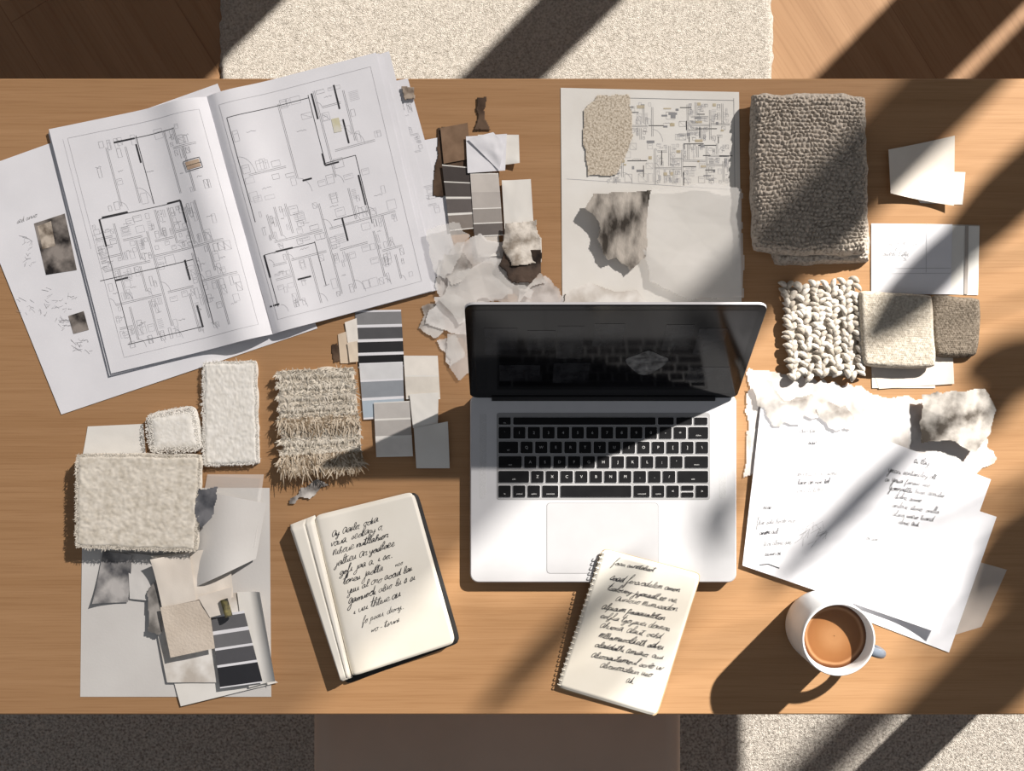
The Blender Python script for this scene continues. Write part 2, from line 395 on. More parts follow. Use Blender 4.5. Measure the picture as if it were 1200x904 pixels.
rug('rug',a[0],b[0],.12,1.0,RUG,'pale grey-beige flat woven wool rug behind the desk',4,.0016)
rug('rug',-1.1,1.25,-1.1,-.42,RUG2,'grey-beige shaggy rug under the stool',9,.003)
# stool
SUE=mat('greige_suede',srgb(188,172,157),srgb(194,178,163),rough=.95,scale=8,bump=.25,bscale=900,spec=.1,sheen=.2)
DKW=mat('dark_wood_legs',srgb(60,40,28),rough=.5)
zs=-.29;a=W(366,838,zs);b=W(799,838,zs);cx=(a[0]+b[0])/2;wd=b[0]-a[0];cy=-.62
st=empty('stool',(cx,cy,.022),'grey-taupe suede upholstered stool tucked at the desk','stool')
V,F=prism(lambda i:rrect(cx,cy,wd-2*i,.42-2*i,.03-i*.4,6),[TZ+zs-.09,TZ+zs-.08,TZ+zs-.02,TZ+zs-.007,TZ+zs],[.01,0,0,.006,.022]);mk('seat',V,F,SUE,st)
for sx in(-1,1):
    for sy in(-1,1):
        V,F=tube([(cx+sx*(wd/2-.05),cy+sy*.15,.022),(cx+sx*(wd/2-.06),cy+sy*.14,TZ+zs-.085)],[.012,.018],12);mk('leg',V,F,DKW,st)
# ================================================================= PAPERS, upper left
PAP=mat('white_paper',srgb(228,228,233),srgb(236,236,241),rough=.85,scale=14,bump=.05,bscale=500,spec=.2)
PAPW=mat('warm_white_paper',srgb(228,225,219),srgb(237,235,230),rough=.85,scale=14,bump=.05,bscale=500,spec=.2)
CRM=mat('cream_paper',srgb(219,210,199),srgb(228,220,210),rough=.85,scale=20,bump=.08,bscale=500,spec=.2)
NOTE=mat('notebook_paper',srgb(230,225,214),srgb(238,234,225),rough=.85,scale=12,spec=.2)
def marble(name,a,b,scale=30,**k): return mat(name,srgb(*a),srgb(*b),scale=scale,detail=7,contrast=(.38,.6),rough=.8,**k)
PHD=marble('photo_dark',(34,30,30),(150,142,136),40)
PHG=marble('photo_grey',(96,90,86),(216,211,206),35)
VEL=mat('vellum',srgb(236,234,230),srgb(246,244,241),rough=.6,scale=20,alpha=.45,spec=.3)
STN=marble('stained_paper',(196,188,178),(240,237,232),26,bump=.1)
TIS=mat('white_tissue',srgb(160,154,148),srgb(243,241,239),rough=.8,scale=22,detail=7,alpha=.66,contrast=(.30,.50))
SMG=mat('smudged_tissue',srgb(96,88,81),srgb(228,224,219),rough=.8,scale=26,detail=7,alpha=.75,contrast=(.34,.60))
l1,s1=sheet('drawing_sheet',[(-42,204),(255,98),(372,385),(72,486)],.0006,PAP,label='loose white sheet with small printed pictures under the plan booklet',cat='paper')
def printed(name,q,par,surf,m,label=None,dz=.0004):
    uv=[surf.uv(*p)for p in q];n=6
    U,Vv=np.meshgrid(np.linspace(0,1,n+1),np.linspace(0,1,n+1));P2=bil(uv,U,Vv);P=surf(P2[...,0],P2[...,1]).reshape(-1,3);P[:,2]+=dz
    return mk(name,P,gridf(n,n),m,par,label=label)
printed('printed_photo',[(40,262),(76,250),(90,316),(54,322)],l1,s1,PHD,'dark interior photograph print')
printed('printed_photo',[(44,265),(60,259),(65,288),(50,292)],l1,s1,marble('photo_tan',(110,98,86),(200,188,174),70),dz=.0006)
printed('printed_photo',[(80,370),(98,364),(104,386),(86,391)],l1,s1,PHD)
st_=[];r=np.random.default_rng(5)
for (x,y,w,h) in((24,275,14,36),(22,350,50,26),(50,338,38,25),(84,395,20,18),(66,372,14,14)):
    for _ in range(16):
        a,b=x+r.uniform(0,w),y+r.uniform(0,h);st_.append(PXS(s1,[(a,b),(a+r.uniform(-5,7),b+r.uniform(-4,4)),(a+r.uniform(-5,7),b+r.uniform(-4,4))],.0003,int(r.integers(1,3))))
st_+=write('sed anuo',s1,20,262,.006,.0004,1)
ink('sketch_marks',st_,s1,l1)
sheet('drawing_sheet',[(150,230),(520,160),(528,300),(210,420)],.0012,PAP,label='white sheet beneath the plan booklet',cat='paper',hf=gentle(1,.0003))
l3,s3=sheet('drawing_sheet',[(330,120),(478,92),(540,318),(400,352)],.0018,PAP,label='white sheet with faint pencil marks under the booklet',cat='paper',hf=gentle(2,.0003))
o_=[];plan(np.random.default_rng(3),.74,.1,.98,.9,3,o_);ink('pencil_sketch',[(a,.0003,2) for a,b,c in o_],s3,l3)
sheet('drawing_sheet',[(300,110),(456,60),(522,322),(370,368)],.0026,PAP,label='white sheet stacked under the plan booklet',cat='paper',hf=gentle(3,.0004))
# booklet
bk=empty('plan_booklet',(*W(285,255),TZ+.003),'open booklet of architectural floor plans on white paper','booklet')
def hl(U,V): return .0025+.012*np.exp(-((U-.84)/.16)**2)*(1-np.clip((U-.92)/.08,0,1)**2*.9)+.001*np.sin(V*5+U*3)*.5*U
def hr(U,V): return .0022+.008*np.exp(-((U-.12)/.15)**2)*(1-np.clip((.06-U)/.06,0,1)**2*.9)+.0006*np.sin(V*4+U*4)*.5
QL=[(58,152),(243,114),(320,392),(131,438)];QR=[(243,114),(441,62),(507,341),(320,392)]
for k in range(3):
    d=(2-k)*2.2
    sheet('under_page',[(QL[0][0]-d*.2,QL[0][1]+d),QL[1],QL[2],(QL[3][0]-d*.5,QL[3][1]+d*.6)],.0022+k*.0005,PAP,parent=bk,hf=lambda U,V:hl(U,V)*.8,n=(40,20))
    sheet('under_page',[QR[0],(QR[1][0]+d*1.6,QR[1][1]+d*.3),(QR[2][0]+d*1.6,QR[2][1]-d*.2),QR[3]],.0022+k*.0005,PAP,parent=bk,hf=lambda U,V:hr(U,V)*.8,n=(40,20))
pl,sl=sheet('left_page',QL,.0040,PAP,parent=bk,hf=hl,n=(60,20));pr,sr=sheet('right_page',QR,.0040,PAP,parent=bk,hf=hr,n=(60,20))
pl.name='page';pr.name='page.001';ORG[pl.name]=ORG['left_page'];ORG[pr.name]=ORG['right_page']
def heavy(surf,lst,w=.0016):
    out=[]
    for p in lst:
        a=[surf.uv(*q)for q in p];b=[a[0]]
        for q in a[1:]:
            l=b[-1];q=np.array(q)
            if abs(q[0]-l[0])*surf.wd>abs(q[1]-l[1])*surf.hd: q[1]=l[1]
            else: q[0]=l[0]
            b.append(q)
        for u_,v_ in zip(b[:-1],b[1:]): out.append((np.array([u_,v_]),w,0))
    return out
o_=[];plan(np.random.default_rng(11),.18,.08,.9,.38,4,o_,1.2,.1);plan(np.random.default_rng(12),.10,.40,.92,.93,5,o_,1.2,.1)
o_+=[([(.1,.05),(.94,.05),(.94,.95),(.1,.95),(.1,.05)],.0004,2),([(.07,.05),(.07,.5)],.0003,2)]
o_+=heavy(sl,[[(117,258),(212,238)],[(117,258),(150,405)],[(212,238),(237,388)],[(150,405),(237,384)],[(160,160),(185,240)],[(134,168),(205,150)],[(118,330),(225,305)]],.0007)
o_+=heavy(sl,[[(212,238),(219,264)],[(216,308),(222,332)],[(230,362),(237,388)],[(196,241),(212,238)],[(117,258),(124,290)],[(134,168),(158,162)],[(120,256),(150,250)],[(135,330),(150,326)],[(160,170),(166,192)]],.0020)
ink('floor_plan_drawing',o_,sl,pl)
printed('plan_key_block',[(219,194),(235,190),(238,199),(222,203)],pl,sl,mat('print_tan',srgb(200,178,155),srgb(172,145,125)))
ink('plan_key_outline',[PXS(sl,[(217,193),(236,188),(240,200),(221,205),(217,193)],.0006,0),PXS(sl,[(220,199),(238,194)],.0005,0)],sl,pl,dz=.0007)
o_=[];plan(np.random.default_rng(21),.08,.08,.93,.48,4,o_,1.2,.1);plan(np.random.default_rng(22),.10,.5,.92,.93,5,o_,1.2,.1)
o_+=[([(.06,.05),(.95,.05),(.95,.95),(.06,.95),(.06,.05)],.0004,2)]
o_+=heavy(sr,[[(268,140),(362,112)],[(268,140),(300,262)],[(362,112),(382,190)],[(382,192),(420,182)],[(420,182),(440,262)],[(312,300),(372,283)],[(372,283),(385,335)],[(312,300),(328,360)],[(395,258),(436,247)]],.0007)
o_+=heavy(sr,[[(366,110),(374,140)],[(380,180),(384,194)],[(384,194),(400,189)],[(326,296),(346,291)],[(312,300),(320,326)],[(352,328),(368,324)],[(424,205),(434,240)],[(405,255),(413,282)],[(318,360),(330,357)],[(357,212),(368,209)],[(392,100),(400,128)],[(404,140),(412,168)]],.0020)
ink('floor_plan_drawing',o_,sr,pr)
printed('plan_colour_block',[(390,140),(399,138),(403,154),(394,156)],pr,sr,mat('print_green',srgb(205,200,165),srgb(220,217,205)))
# ================================================================= top-middle sheet
tm,stm=sheet('plan_sheet',[(657,103),(866,108),(869,357),(659,357)],.0006,PAPW,hf=gentle(5,.0004),label='white sheet with coloured floor plan sketches and material clippings',cat='paper')
o_=[];plan(np.random.default_rng(41),.20,.05,.95,.24,5,o_,1.2,.06);plan(np.random.default_rng(42),.25,.24,.95,.44,5,o_,1.2,.06)
r=np.random.default_rng(6)
for _ in range(40):
    x,y=r.uniform(690,852),r.uniform(118,208);w,h=r.uniform(2,10),r.uniform(1,4)
    o_.append((np.array([stm.uv(x,y),stm.uv(x+w,y)]),h/1000,3 if r.random()<.6 else 1))
for _ in range(22):
    x,y=r.uniform(695,850),r.uniform(118,208);w=r.uniform(8,26)
    o_.append((np.array([stm.uv(x,y),stm.uv(x+w,y) if r.random()<.5 else stm.uv(x,y+w*.7)]),.0008,0))
o_.append(([(.03,.42),(.97,.46)],.0004,2));o_.append(([(.97,.03),(.97,.46)],.0005,1));o_.append(([(.25,.04),(.97,.04)],.0005,1))
ink('coloured_plan_drawing',o_,stm,tm)
PATC=mat('tan_weave',srgb(158,144,124),srgb(220,209,192),rough=.9,scale=420,detail=3,bump=.6,bscale=700,contrast=(.3,.6))
torn('fabric_clipping',[(700,112),(738,110),(742,160),(722,205),(690,206),(684,170),(683,130)],.0020,PATC,seed=5,amp=.0014,label='tan woven fabric clipping on the plan sheet',cat='fabric swatch')
torn('vellum_sheet',[(762,224),(830,214),(868,222),(872,350),(800,352),(762,330),(748,270)],.0022,VEL,seed=8,amp=.012,freq=9,label='crinkled translucent vellum over the plan sheet',cat='paper',cell=1.6)
BRM=mat('grey_marbled_cloth',srgb(58,52,46),srgb(196,188,178),scale=30,detail=5,contrast=(.40,.62),rough=.7,bump=.3,bscale=400,stretch=(1.6,.7,1))
torn('fabric_clipping',[(695,228),(735,226),(762,224),(757,262),(757,300),(738,318),(722,304),(712,306),(700,282),(702,262),(684,246)],.0030,BRM,seed=12,amp=.018,freq=9,label='draped brown-grey marbled cloth clipping on the plan sheet',cat='fabric swatch')
torn('torn_paper',[(664,340),(690,330),(720,342),(745,340),(760,357),(660,357)],.0030,STN,seed=13,amp=.003,label='stained torn paper scrap on the plan sheet',cat='paper')
# ================================================================= swatch cluster centre
TL_='thin marbled torn tissue fragment near the laptop'
torn('crumpled_tissue',[(530,290),(562,276),(600,292),(612,322),(600,345),(560,360),(540,372),(514,350),(512,318)],.0006,TIS,seed=21,amp=.010,freq=16,label='crumpled white tissue paper beside the laptop',cat='paper',jag=4)
torn('crumpled_tissue',[(530,322),(580,300),(600,312),(628,345),(600,358),(562,352),(540,380),(516,352)],.0065,VEL,seed=23,amp=.007,freq=18,label='thin translucent crumpled tissue scrap',cat='paper',jag=4)
for i,(p,z,mm) in enumerate([
 ([(500,272),(530,262),(552,276),(540,300),(520,330),(505,312)],.0100,VEL),
 ([(610,335),(640,322),(662,352),(648,362),(604,362)],.0006,TIS),
 ([(596,300),(624,308),(640,330),(616,344),(598,330)],.0040,SMG),
 ([(508,350),(540,345),(556,372),(552,398),(530,392),(496,380)],.0030,TIS),
 ([(524,392),(552,388),(556,438),(540,446),(528,430)],.0020,VEL),
 ([(494,362),(514,356),(524,384),(510,398),(492,384)],.0006,SMG),
 ([(512,400),(532,392),(546,420),(530,428)],.0006,TIS),
 ([(520,300),(545,296),(552,322),(530,334),(516,320)],.0080,SMG)]):
    torn('torn_paper',p,z,mm,seed=140+i,amp=.004,freq=24,jag=4,label=TL_,cat='paper')
LEA=marble('brown_leather',(62,46,35),(100,80,64),30,bump=.4)
torn('leather_swatch',[(512,150),(548,146),(552,200),(535,232),(505,230),(510,190)],.0010,LEA,seed=25,amp=.003,freq=16,jag=3,thick=.0010,label='dark brown leather swatch under white cards',cat='material swatch',sharp=False)
torn('fabric_tag',[(558,114),(570,113),(568,140),(575,152),(555,153),(560,138)],.0010,LEA,seed=27,amp=.003,jag=2,thick=.001,label='small brown fabric tag above the swatches',cat='material swatch')
torn('stone_chip',[(470,102),(486,102),(487,116),(474,118)],.0045,marble('stone_grey',(120,105,92),(180,165,150),80),seed=28,amp=.003,thick=.002,label='small rough grey stone-coloured chip by the booklet',cat='material sample')
tan=mat('swatch_brown_paper',srgb(120,96,76),srgb(140,114,92),rough=.8)
sheet('paper_swatch',[(516,150),(548,144),(552,186),(520,192)],.0040,tan,label='brown paper swatch on brown leather',cat='paper swatch')
sheet('paper_swatch',[(560,158),(608,158),(609,192),(562,196)],.0030,PAPW,hf=gentle(4,.001,[(1,1,.006,.7)]),label='white curled paper swatch',cat='paper swatch')
sheet('paint_strip',[(518,193),(550,196),(556,268),(527,271)],.0050,PAPW,bands=[(.02,.25,(70,64,62)),(.27,.49,(84,78,76)),(.51,.74,(102,96,94)),(.76,.98,(136,128,122))],label='paint strip in dark warm greys',cat='paint swatch',group='paint strips')
sheet('paint_strip',[(551,203),(584,203),(590,276),(556,278)],.0058,PAPW,bands=[(.02,.3,(200,194,188)),(.3,.55,(184,178,173)),(.57,.78,(156,150,145)),(.8,.98,(108,102,99))],label='paint strip fading from pale to mid grey',cat='paint swatch',group='paint strips')
sheet('paper_swatch',[(588,212),(622,210),(626,276),(592,280)],.0030,PAPW,hf=gentle(6,.001,[(0,0,.004,.5)]),label='pale ivory card swatch',cat='paper swatch')
sheet('paper_swatch',[(548,163),(578,155),(592,170),(585,200)],.0088,PAP,hf=gentle(6,.002),label='white folded card swatch on top',cat='paper swatch')
sheet('paper_swatch',[(546,160),(594,157),(592,200),(548,203)],.0070,PAP,hf=gentle(9,.001),label='white card swatch above the paint strips',cat='paper swatch')
sheet('paint_strip',[(555,270),(584,268),(586,300),(560,302)],.0050,PAPW,bands=[(.1,.9,(215,208,200))],label='ivory paint strip end under grey strip',cat='paint swatch',group='paint strips')
torn('fabric_clipping',[(592,262),(628,258),(635,290),(634,308),(600,312),(588,290)],.0080,marble('fringed_cream_cloth',(150,140,128),(224,217,207),60,bump=.6),seed=31,amp=.010,freq=24,label='fringed cream knitted cloth clipping',cat='fabric swatch',thick=.001)
torn('fabric_clipping',[(590,290),(634,294),(634,318),(622,332),(600,332),(586,312)],.0075,marble('dark_brown_cloth',(34,27,24),(88,73,63),34,bump=.6),seed=33,amp=.010,freq=24,label='crumpled dark brown cloth clipping',cat='fabric swatch',thick=.001)
# ================================================================= blanket
KN=mat('taupe_knit',srgb(124,114,103),srgb(194,184,172),rough=1,scale=300,detail=4,bump=.7,bscale=900,spec=.05,contrast=(.25,.55),sheen=.12)
def knit(p,qq,amp,seed=0):
    def f(U,V,x,y):
        xx=x/p+.9*fbm(x*90,y*90,seed,2);ry=y/qq+.6*fbm(x*60,y*60,seed+2,2);row=np.floor(ry)
        return amp*(np.abs(np.sin(np.pi*(xx+.5*(row%2))))**.6*np.abs(np.sin(np.pi*ry))**.6-.5)+amp*.7*fbm(x*320,y*320,seed,2)
    return f
bl=empty('folded_blanket',(*W(948,208),TZ),'thick taupe-grey knitted wool throw folded in a rectangle','blanket')
slab('lower_fold',[(884,125),(1016,130),(1022,308),(908,311)],0,.015,KN,(130,180),r=.008,pat=knit(.0062,.0054,.0024,3),wob=.003,wf=50,parent=bl,cr=.04)
k0=knit(.0054,.0048,.0038,1)
slab('upper_fold',[(880,106),(1018,108),(1021,300),(882,296)],.014,.016,KN,(210,290),r=.013,pat=lambda U,V,x,y:k0(U,V,x,y)+.004*np.sin(np.pi*U)*np.sin(np.pi*V)**.5,wob=.0040,wf=45,parent=bl,cr=.045)
# ================================================================= right side upper
sheet('paper_swatch',[(1055,200),(1131,202),(1128,240),(1078,238)],.0006,PAPW,label='pale cream card beneath curled paper',cat='paper swatch')
sheet('paper_swatch',[(1040,176),(1117,160),(1116,242),(1041,228)],.0026,CRM,hf=lambda U,V:.010*(U-.45)**2*2+.006*V*(1-U),label='curled cream paper swatch',cat='paper swatch')
rc,src=sheet('sample_card',[(1021,262),(1116,263),(1114,345),(1021,345)],.0012,PAP,hf=gentle(5,.0004),label='white sample card with a small pencil sketch',cat='card')
stx=write('fae neo ata',src,1036,288,.007,.0004,2)+write('sedra luita',src,1034,300,.006,.0004,1)+[PXS(src,[(1021,315),(1115,315)],.0006,2),PXS(src,[(1021,321),(1115,321)],.0005,2),PXS(src,[(1086,262),(1086,320)],.0005,2)]
r=np.random.default_rng(9)
for _ in range(14): x=r.uniform(1036,1062);y=r.uniform(278,300);stx.append(PXS(src,[(x,y),(x+6,y+r.uniform(-6,6)),(x+2,y+6)],.0004,1))
ink('pencil_sketch',stx,src,rc)
sheet('sample_card',[(1112,263),(1148,264),(1146,346),(1111,345)],.0006,PAPW,hf=gentle(2,.0003),bands=[(0,.01,(180,170,160))],label='narrow ivory striped sample card',cat='card')
sheet('sample_card',[(1131,264),(1135,264),(1134,345),(1130,345)],.0014,mat('grey_stripe',srgb(170,162,156)),n=(4,10),hf=gentle(2,.0003),label='thin grey edging strip on ivory card',cat='card')
sheet('kraft_card',[(1020,400),(1080,360),(1096,455),(1022,455)],.0005,CRM,label='beige card under the woven swatches',cat='card')
sheet('kraft_card',[(1000,372),(1114,366),(1118,450),(1030,456)],.0012,mat('grey_card',srgb(206,196,186)),label='light grey card under the woven swatches',cat='card')
# chunky looped swatch
CHK=mat('chunky_wool',srgb(172,163,151),srgb(220,213,203),rough=1,scale=200,bump=.6,bscale=700,island=.5,spec=.05,sheen=.15)
chq=[(915,333),(1006,327),(1012,443),(922,446)]
ch=empty('chunky_woven_swatch',(*W(965,388),TZ),'chunky grey-beige looped wool rug swatch','fabric swatch')
slab('backing',[(919,337),(1003,331),(1008,440),(926,442)],.0015,.005,CHK,(30,36),r=.003,parent=ch)
parts=[];r=np.random.default_rng(15);S=Surf(chq,.010,None)
nc,nr=11,18
for i in range(nc):
    for j in range(nr):
        u=(i+.5)/nc+r.normal(0,.016);v=(j+.5+(.5 if i%2 else 0))/(nr+.5)+r.normal(0,.014)
        p=S(np.array(u),np.array(min(v,.99)));th=(.75 if i%2 else -.75)+r.normal(0,.35);a_=.0060*r.uniform(.85,1.2);cc=np.array([p[0],p[1],TZ+.0065+r.uniform(-.001,.001)])
        t=np.linspace(-1,1,7);arc=np.stack([t*a_*math.cos(th)-.0016*(1-t*t)*math.sin(th),t*a_*math.sin(th)+.0016*(1-t*t)*math.cos(th),.0036*(1-t*t)],1)+cc
        parts.append(tube(arc,np.array([.0010,.0024,.0031,.0033,.0031,.0024,.0010])*r.uniform(.9,1.15),8))
V,F=join(parts);mk('looped_yarn',V,F,CHK,ch,kind='stuff')
LIN=mat('beige_linen',srgb(170,160,146),srgb(206,198,185),rough=1,scale=400,detail=3,bump=.5,bscale=1200,spec=.05)
GRL=mat('grey_taupe_weave',srgb(92,83,73),srgb(134,124,112),rough=1,scale=400,detail=3,bump=.5,bscale=1200,spec=.05)
slab('woven_swatch',[(1090,347),(1153,346),(1147,419),(1096,421)],.0022,.010,GRL,(80,90),r=.008,pat=knit(.0026,.0024,.0010,7),wob=.003,wf=30,label='dark grey-brown woven fabric swatch',cat='fabric swatch',cr=.10,crp=5)
slab('woven_swatch',[(1007,340),(1095,345),(1099,432),(1012,430)],.0095,.009,LIN,(110,110),r=.006,pat=knit(.0024,.0022,.0009,8),wob=.0018,wf=30,label='beige linen-like woven swatch',cat='fabric swatch',cr=.05,crp=7)
# ================================================================= right papers lower
torn('torn_paper',[(876,432),(930,440),(1000,452),(1060,470),(1050,540),(960,560),(884,540),(874,490)],.0004,TIS,seed=51,amp=.0035,freq=14,label='stained torn tissue paper beneath the notes',cat='paper',cell=1.5,jag=5)
torn('torn_paper',[(880,450),(905,446),(918,470),(950,462),(960,490),(905,500),(893,480)],.0060,SMG,seed=53,amp=.004,freq=18,label='grey marbled torn paper scrap',cat='paper',jag=4)
torn('torn_paper',[(1000,470),(1040,462),(1080,470),(1150,500),(1165,545),(1120,560),(1060,540),(1010,520)],.0004,TIS,seed=55,amp=.0035,freq=14,label='pale stained torn paper under handwritten sheet',cat='paper',jag=5)
torn('torn_paper',[(874,505),(890,500),(888,548),(872,560)],.0004,TIS,seed=56,amp=.003,label='narrow torn paper strip beside the laptop',cat='paper')
torn('torn_paper',[(955,470),(990,474),(1010,500),(980,505),(958,490)],.0070,SMG,seed=59,amp=.003,freq=24,label='small smudged torn tissue on the notes',cat='paper',jag=4)
sheet('note_sheet',[(1030,560),(1168,606),(1112,765),(990,718)],.0006,PAP,hf=gentle(7,.0005),label='plain white sheet under the handwritten notes',cat='paper')
sheet('note_sheet',[(1080,640),(1180,668),(1150,735),(1100,750)],.0002,VEL,hf=gentle(3,.0002),label='thin translucent sheet edge under the notes',cat='paper')
n1,sn1=sheet('note_sheet',[(893,462),(1161,562),(1098,741),(870,663)],.0046,PAP,hf=gentle(2,.0014,[(1,1,.008,.25)]),n=(40,30),label='large white sheet with cursive handwritten notes',cat='paper')
st1=[]
for i,(t,x,y,s) in enumerate([('duo tae',938,508,.006),('siae',948,522,.006),('Aoenluis neao siene',935,560,.006),('laeo an noe tol',938,570,.006),('aone li telno',936,580,.0065),('neao',896,598,.005),('Fluo sate hoaln neo',888,616,.006),('anioe ael',892,628,.006),('teoi alone sae',898,642,.006),('siuan oe',900,654,.006)]):
    st1+=write(t,sn1,x,y,s,.0005,1 if i%2==0 else 0,ang=20,seed=i)
r=np.random.default_rng(2)
for i in range(14):
    x,y=940+r.uniform(-10,30),630+r.uniform(-12,14);st1.append(PXS(sn1,[(x,y),(x+r.uniform(4,14),y-r.uniform(2,8)),(x+r.uniform(2,16),y+4)],.0003,1))
st1.append(PXS(sn1,[(893,664),(905,664),(920,670)],.0012,0))
for i,(t,x,y,s) in enumerate([('Ymeni sentaneloy olt',1044,556,.0070),('ai Ynua fanaie uno',1042,567,.0070),('Yomnadtlu bean aenulio',1048,578,.0070),('Dolne seimo',1056,589,.0070),('aniloue steno, onilla',1054,600,.0070),('alsea uneio teand',1056,611,.0070),('alnue Auk',1064,621,.0066),('Ai tlay',1072,544,.0066)]):
    st1+=write(t,sn1,x,y,s,.0005,0,ang=12,seed=i+20,sx=1.1)
st1+=write('oi sae',sn1,1028,640,.006,.0004,1,ang=12)
ink('handwriting',st1,sn1,n1)
torn('marbled_swatch',[(1078,462),(1150,455),(1166,480),(1160,505),(1140,532),(1110,515),(1076,520)],.0060,marble('grey_marbled',(84,77,70),(206,200,193),34,bump=.3),seed=61,amp=.018,freq=13,label='crumpled grey marbled paper swatch',cat='paper swatch')
# ================================================================= laptop
ALU=mat('brushed_aluminium',srgb(204,204,207),srgb(208,208,211),rough=.45,metal=.25,scale=40,spec=.5)
ALU2=mat('trackpad_glass',srgb(196,196,199),srgb(199,199,202),rough=.35,metal=.2,scale=40,spec=.5)
BLK=mat('black_keycap',(.006,.006,.007),(.009,.009,.010),rough=.5,spec=.15)
BED=mat('keyboard_bed',(.30,.30,.305),(.32,.32,.325),rough=.5)
EDGE=mat('keycap_edge',(.5,.5,.52),(.55,.55,.57),rough=.5)
GLS=mat('black_glass',(.003,.003,.004),(.004,.004,.005),rough=.12,spec=.10)
WHT=mat('legend_white',(.5,.5,.5),rough=.6)
zt=.0155
A=W(551,462,zt);B=W(863,683,zt);lcx,lcy=(A[0]+B[0])/2,(A[1]+B[1])/2;lw,ld=B[0]-A[0],A[1]-B[1]
lap=empty('laptop',(lcx,lcy,TZ),'open silver laptop with black keyboard and dark screen','laptop')
V,F=rslab(lcx,lcy,lw,ld,TZ+.0015,TZ+zt,.010,.0012,8);mk('base',V,F,ALU,lap,smooth=False)
for sx in(-1,1):
    for sy in(-1,1):
        V,F=tube([(lcx+sx*(lw/2-.02),lcy+sy*(ld/2-.02),TZ),(lcx+sx*(lw/2-.02),lcy+sy*(ld/2-.02),TZ+.002)],.007,12);mk('foot',V,F,BLK,lap)
ka,kb=W(582,484,zt),W(832,586,zt);kw=kb[0]-ka[0];kh=ka[1]-kb[1]
V,F=rslab((ka[0]+kb[0])/2,(ka[1]+kb[1])/2,kw,kh,TZ+zt-.0005,TZ+zt+.0003,.003,.0001)
kbd=mk('keyboard',V,F,BED,lap,smooth=False)
def textmesh(s,size):
    c=bpy.data.curves.new('t','FONT');c.body=s;c.size=size;c.align_x='CENTER';c.align_y='CENTER';c.resolution_u=2
    o=bpy.data.objects.new('t',c);sc.collection.objects.link(o);bpy.context.view_layer.update()
    me=o.to_mesh();V=np.array([v.co[:]for v in me.vertices]) if len(me.vertices) else np.zeros((0,3));F=[list(p.vertices)for p in me.polygons]
    o.to_mesh_clear();bpy.data.objects.remove(o);bpy.data.curves.remove(c);return V,F
u=kw/14.6;x00=ka[0]+.05*u
rows=[(.055,.10,[('esc',1),('',9.9),('',1.25),('',1.25),('',1.05)]),
(.165,.15,[('`',1),('1',1),('2',1),('3',1),('4',1),('5',1),('6',1),('7',1),('8',1),('9',1),('0',1),('-',1),('=',1),('delete',1.5)]),
(.333,.15,[('tab',1.5)]+[(c,1)for c in'QWERTYUIOP[]']+[('\\',1)]),
(.501,.15,[('caps',1.75)]+[(c,1)for c in"ASDFGHJKL;'"]+[('return',1.75)]),
(.669,.15,[('shift',2.25)]+[(c,1)for c in'ZXCVBNM,./']+[('shift',2.25)]),
(.837,.15,[('fn',1),('control',1),('option',1),('command',1.25),('',5.0),('command',1.25),('option',1),('<',1),('UD',1),('>',1)])]
def addkey(cx,cy,w,d,leg):
    z0=TZ+zt+.0003
    V1,F1=rslab(cx,cy,w,d,z0,z0+.0007,.0016,.0002,3)
    V2,F2=rslab(cx,cy,w-.0009,d-.0009,z0+.0006,z0+.0011,.0013,.0002,3)
    P=[(V1,F1),(V2,F2)];mi=[1]*len(F1)+[0]*len(F2)
    if leg:
        sz=.0046 if len(leg)==1 else .0024
        tv,tf=textmesh(leg,sz)
        if len(tv):
            tv=tv+np.array([cx,cy-(0 if len(leg)==1 else d*.2),z0+.0012]);P.append((tv,tf));mi+=[2]*len(tf)
    V,F=join(P);mk('key',V,F,[BLK,EDGE,WHT],kbd,mi,smooth=False)
for fy,fh,keys in rows:
    x=x00;cy=ka[1]-kh*(fy+fh/2-.01)
    for lg,w in keys:
        ww=w*u
        if lg=='UD':
            addkey(x+ww/2,cy+kh*fh*.26,ww-.0018,kh*fh*.44,'');addkey(x+ww/2,cy-kh*fh*.26,ww-.0018,kh*fh*.44,'')
        else: addkey(x+ww/2,cy,ww-.0018,kh*fh-.0006,lg)
        x+=ww
a=W(641,590,zt);b=W(771,672,zt)
V,F=rslab((a[0]+b[0])/2,(a[1]+b[1])/2,b[0]-a[0]+.0012,a[1]-b[1]+.0012,TZ+zt-.0003,TZ+zt+.00015,.004,.0001);mk('trackpad_seam',V,F,mat('seam_grey',srgb(140,140,142)),lap,smooth=False)
V,F=rslab((a[0]+b[0])/2,(a[1]+b[1])/2,b[0]-a[0],a[1]-b[1],TZ+zt-.0003,TZ+zt+.0003,.004,.0001);mk('trackpad',V,F,ALU2,lap,smooth=False)
for x in(566,847):
    a=W(x,535,zt);V,F=rslab(a[0],a[1],.008,.098,TZ+zt-.0003,TZ+zt+.0001,.002,.0001);mk('speaker_grille',V,F,mat('grille',srgb(194,194,196),srgb(206,206,208),scale=1500,contrast=(.48,.52),metal=.2,rough=.5),lap,smooth=False)
yh=A[1]-.004
V,F=tube([(A[0]+.025,yh,TZ+zt),(B[0]-.025,yh,TZ+zt)],.0042,16);mk('hinge',V,F,mat('hinge_dark',(.02,.02,.022),rough=.5),lap)
L=.2175;th=math.atan2(.196,.0955)
Mx=Matrix.Translation((lcx,yh,TZ+zt+.001))@Matrix.Rotation(th,4,'X')
def tr(V):
    M=np.array(Mx);return V@M[:3,:3].T+M[:3,3]
V,F=rslab(0,L/2,lw,L,-.0045,-.0006,.010,.0008,8);lid=mk('display_lid',tr(V),F,ALU,lap,smooth=False)
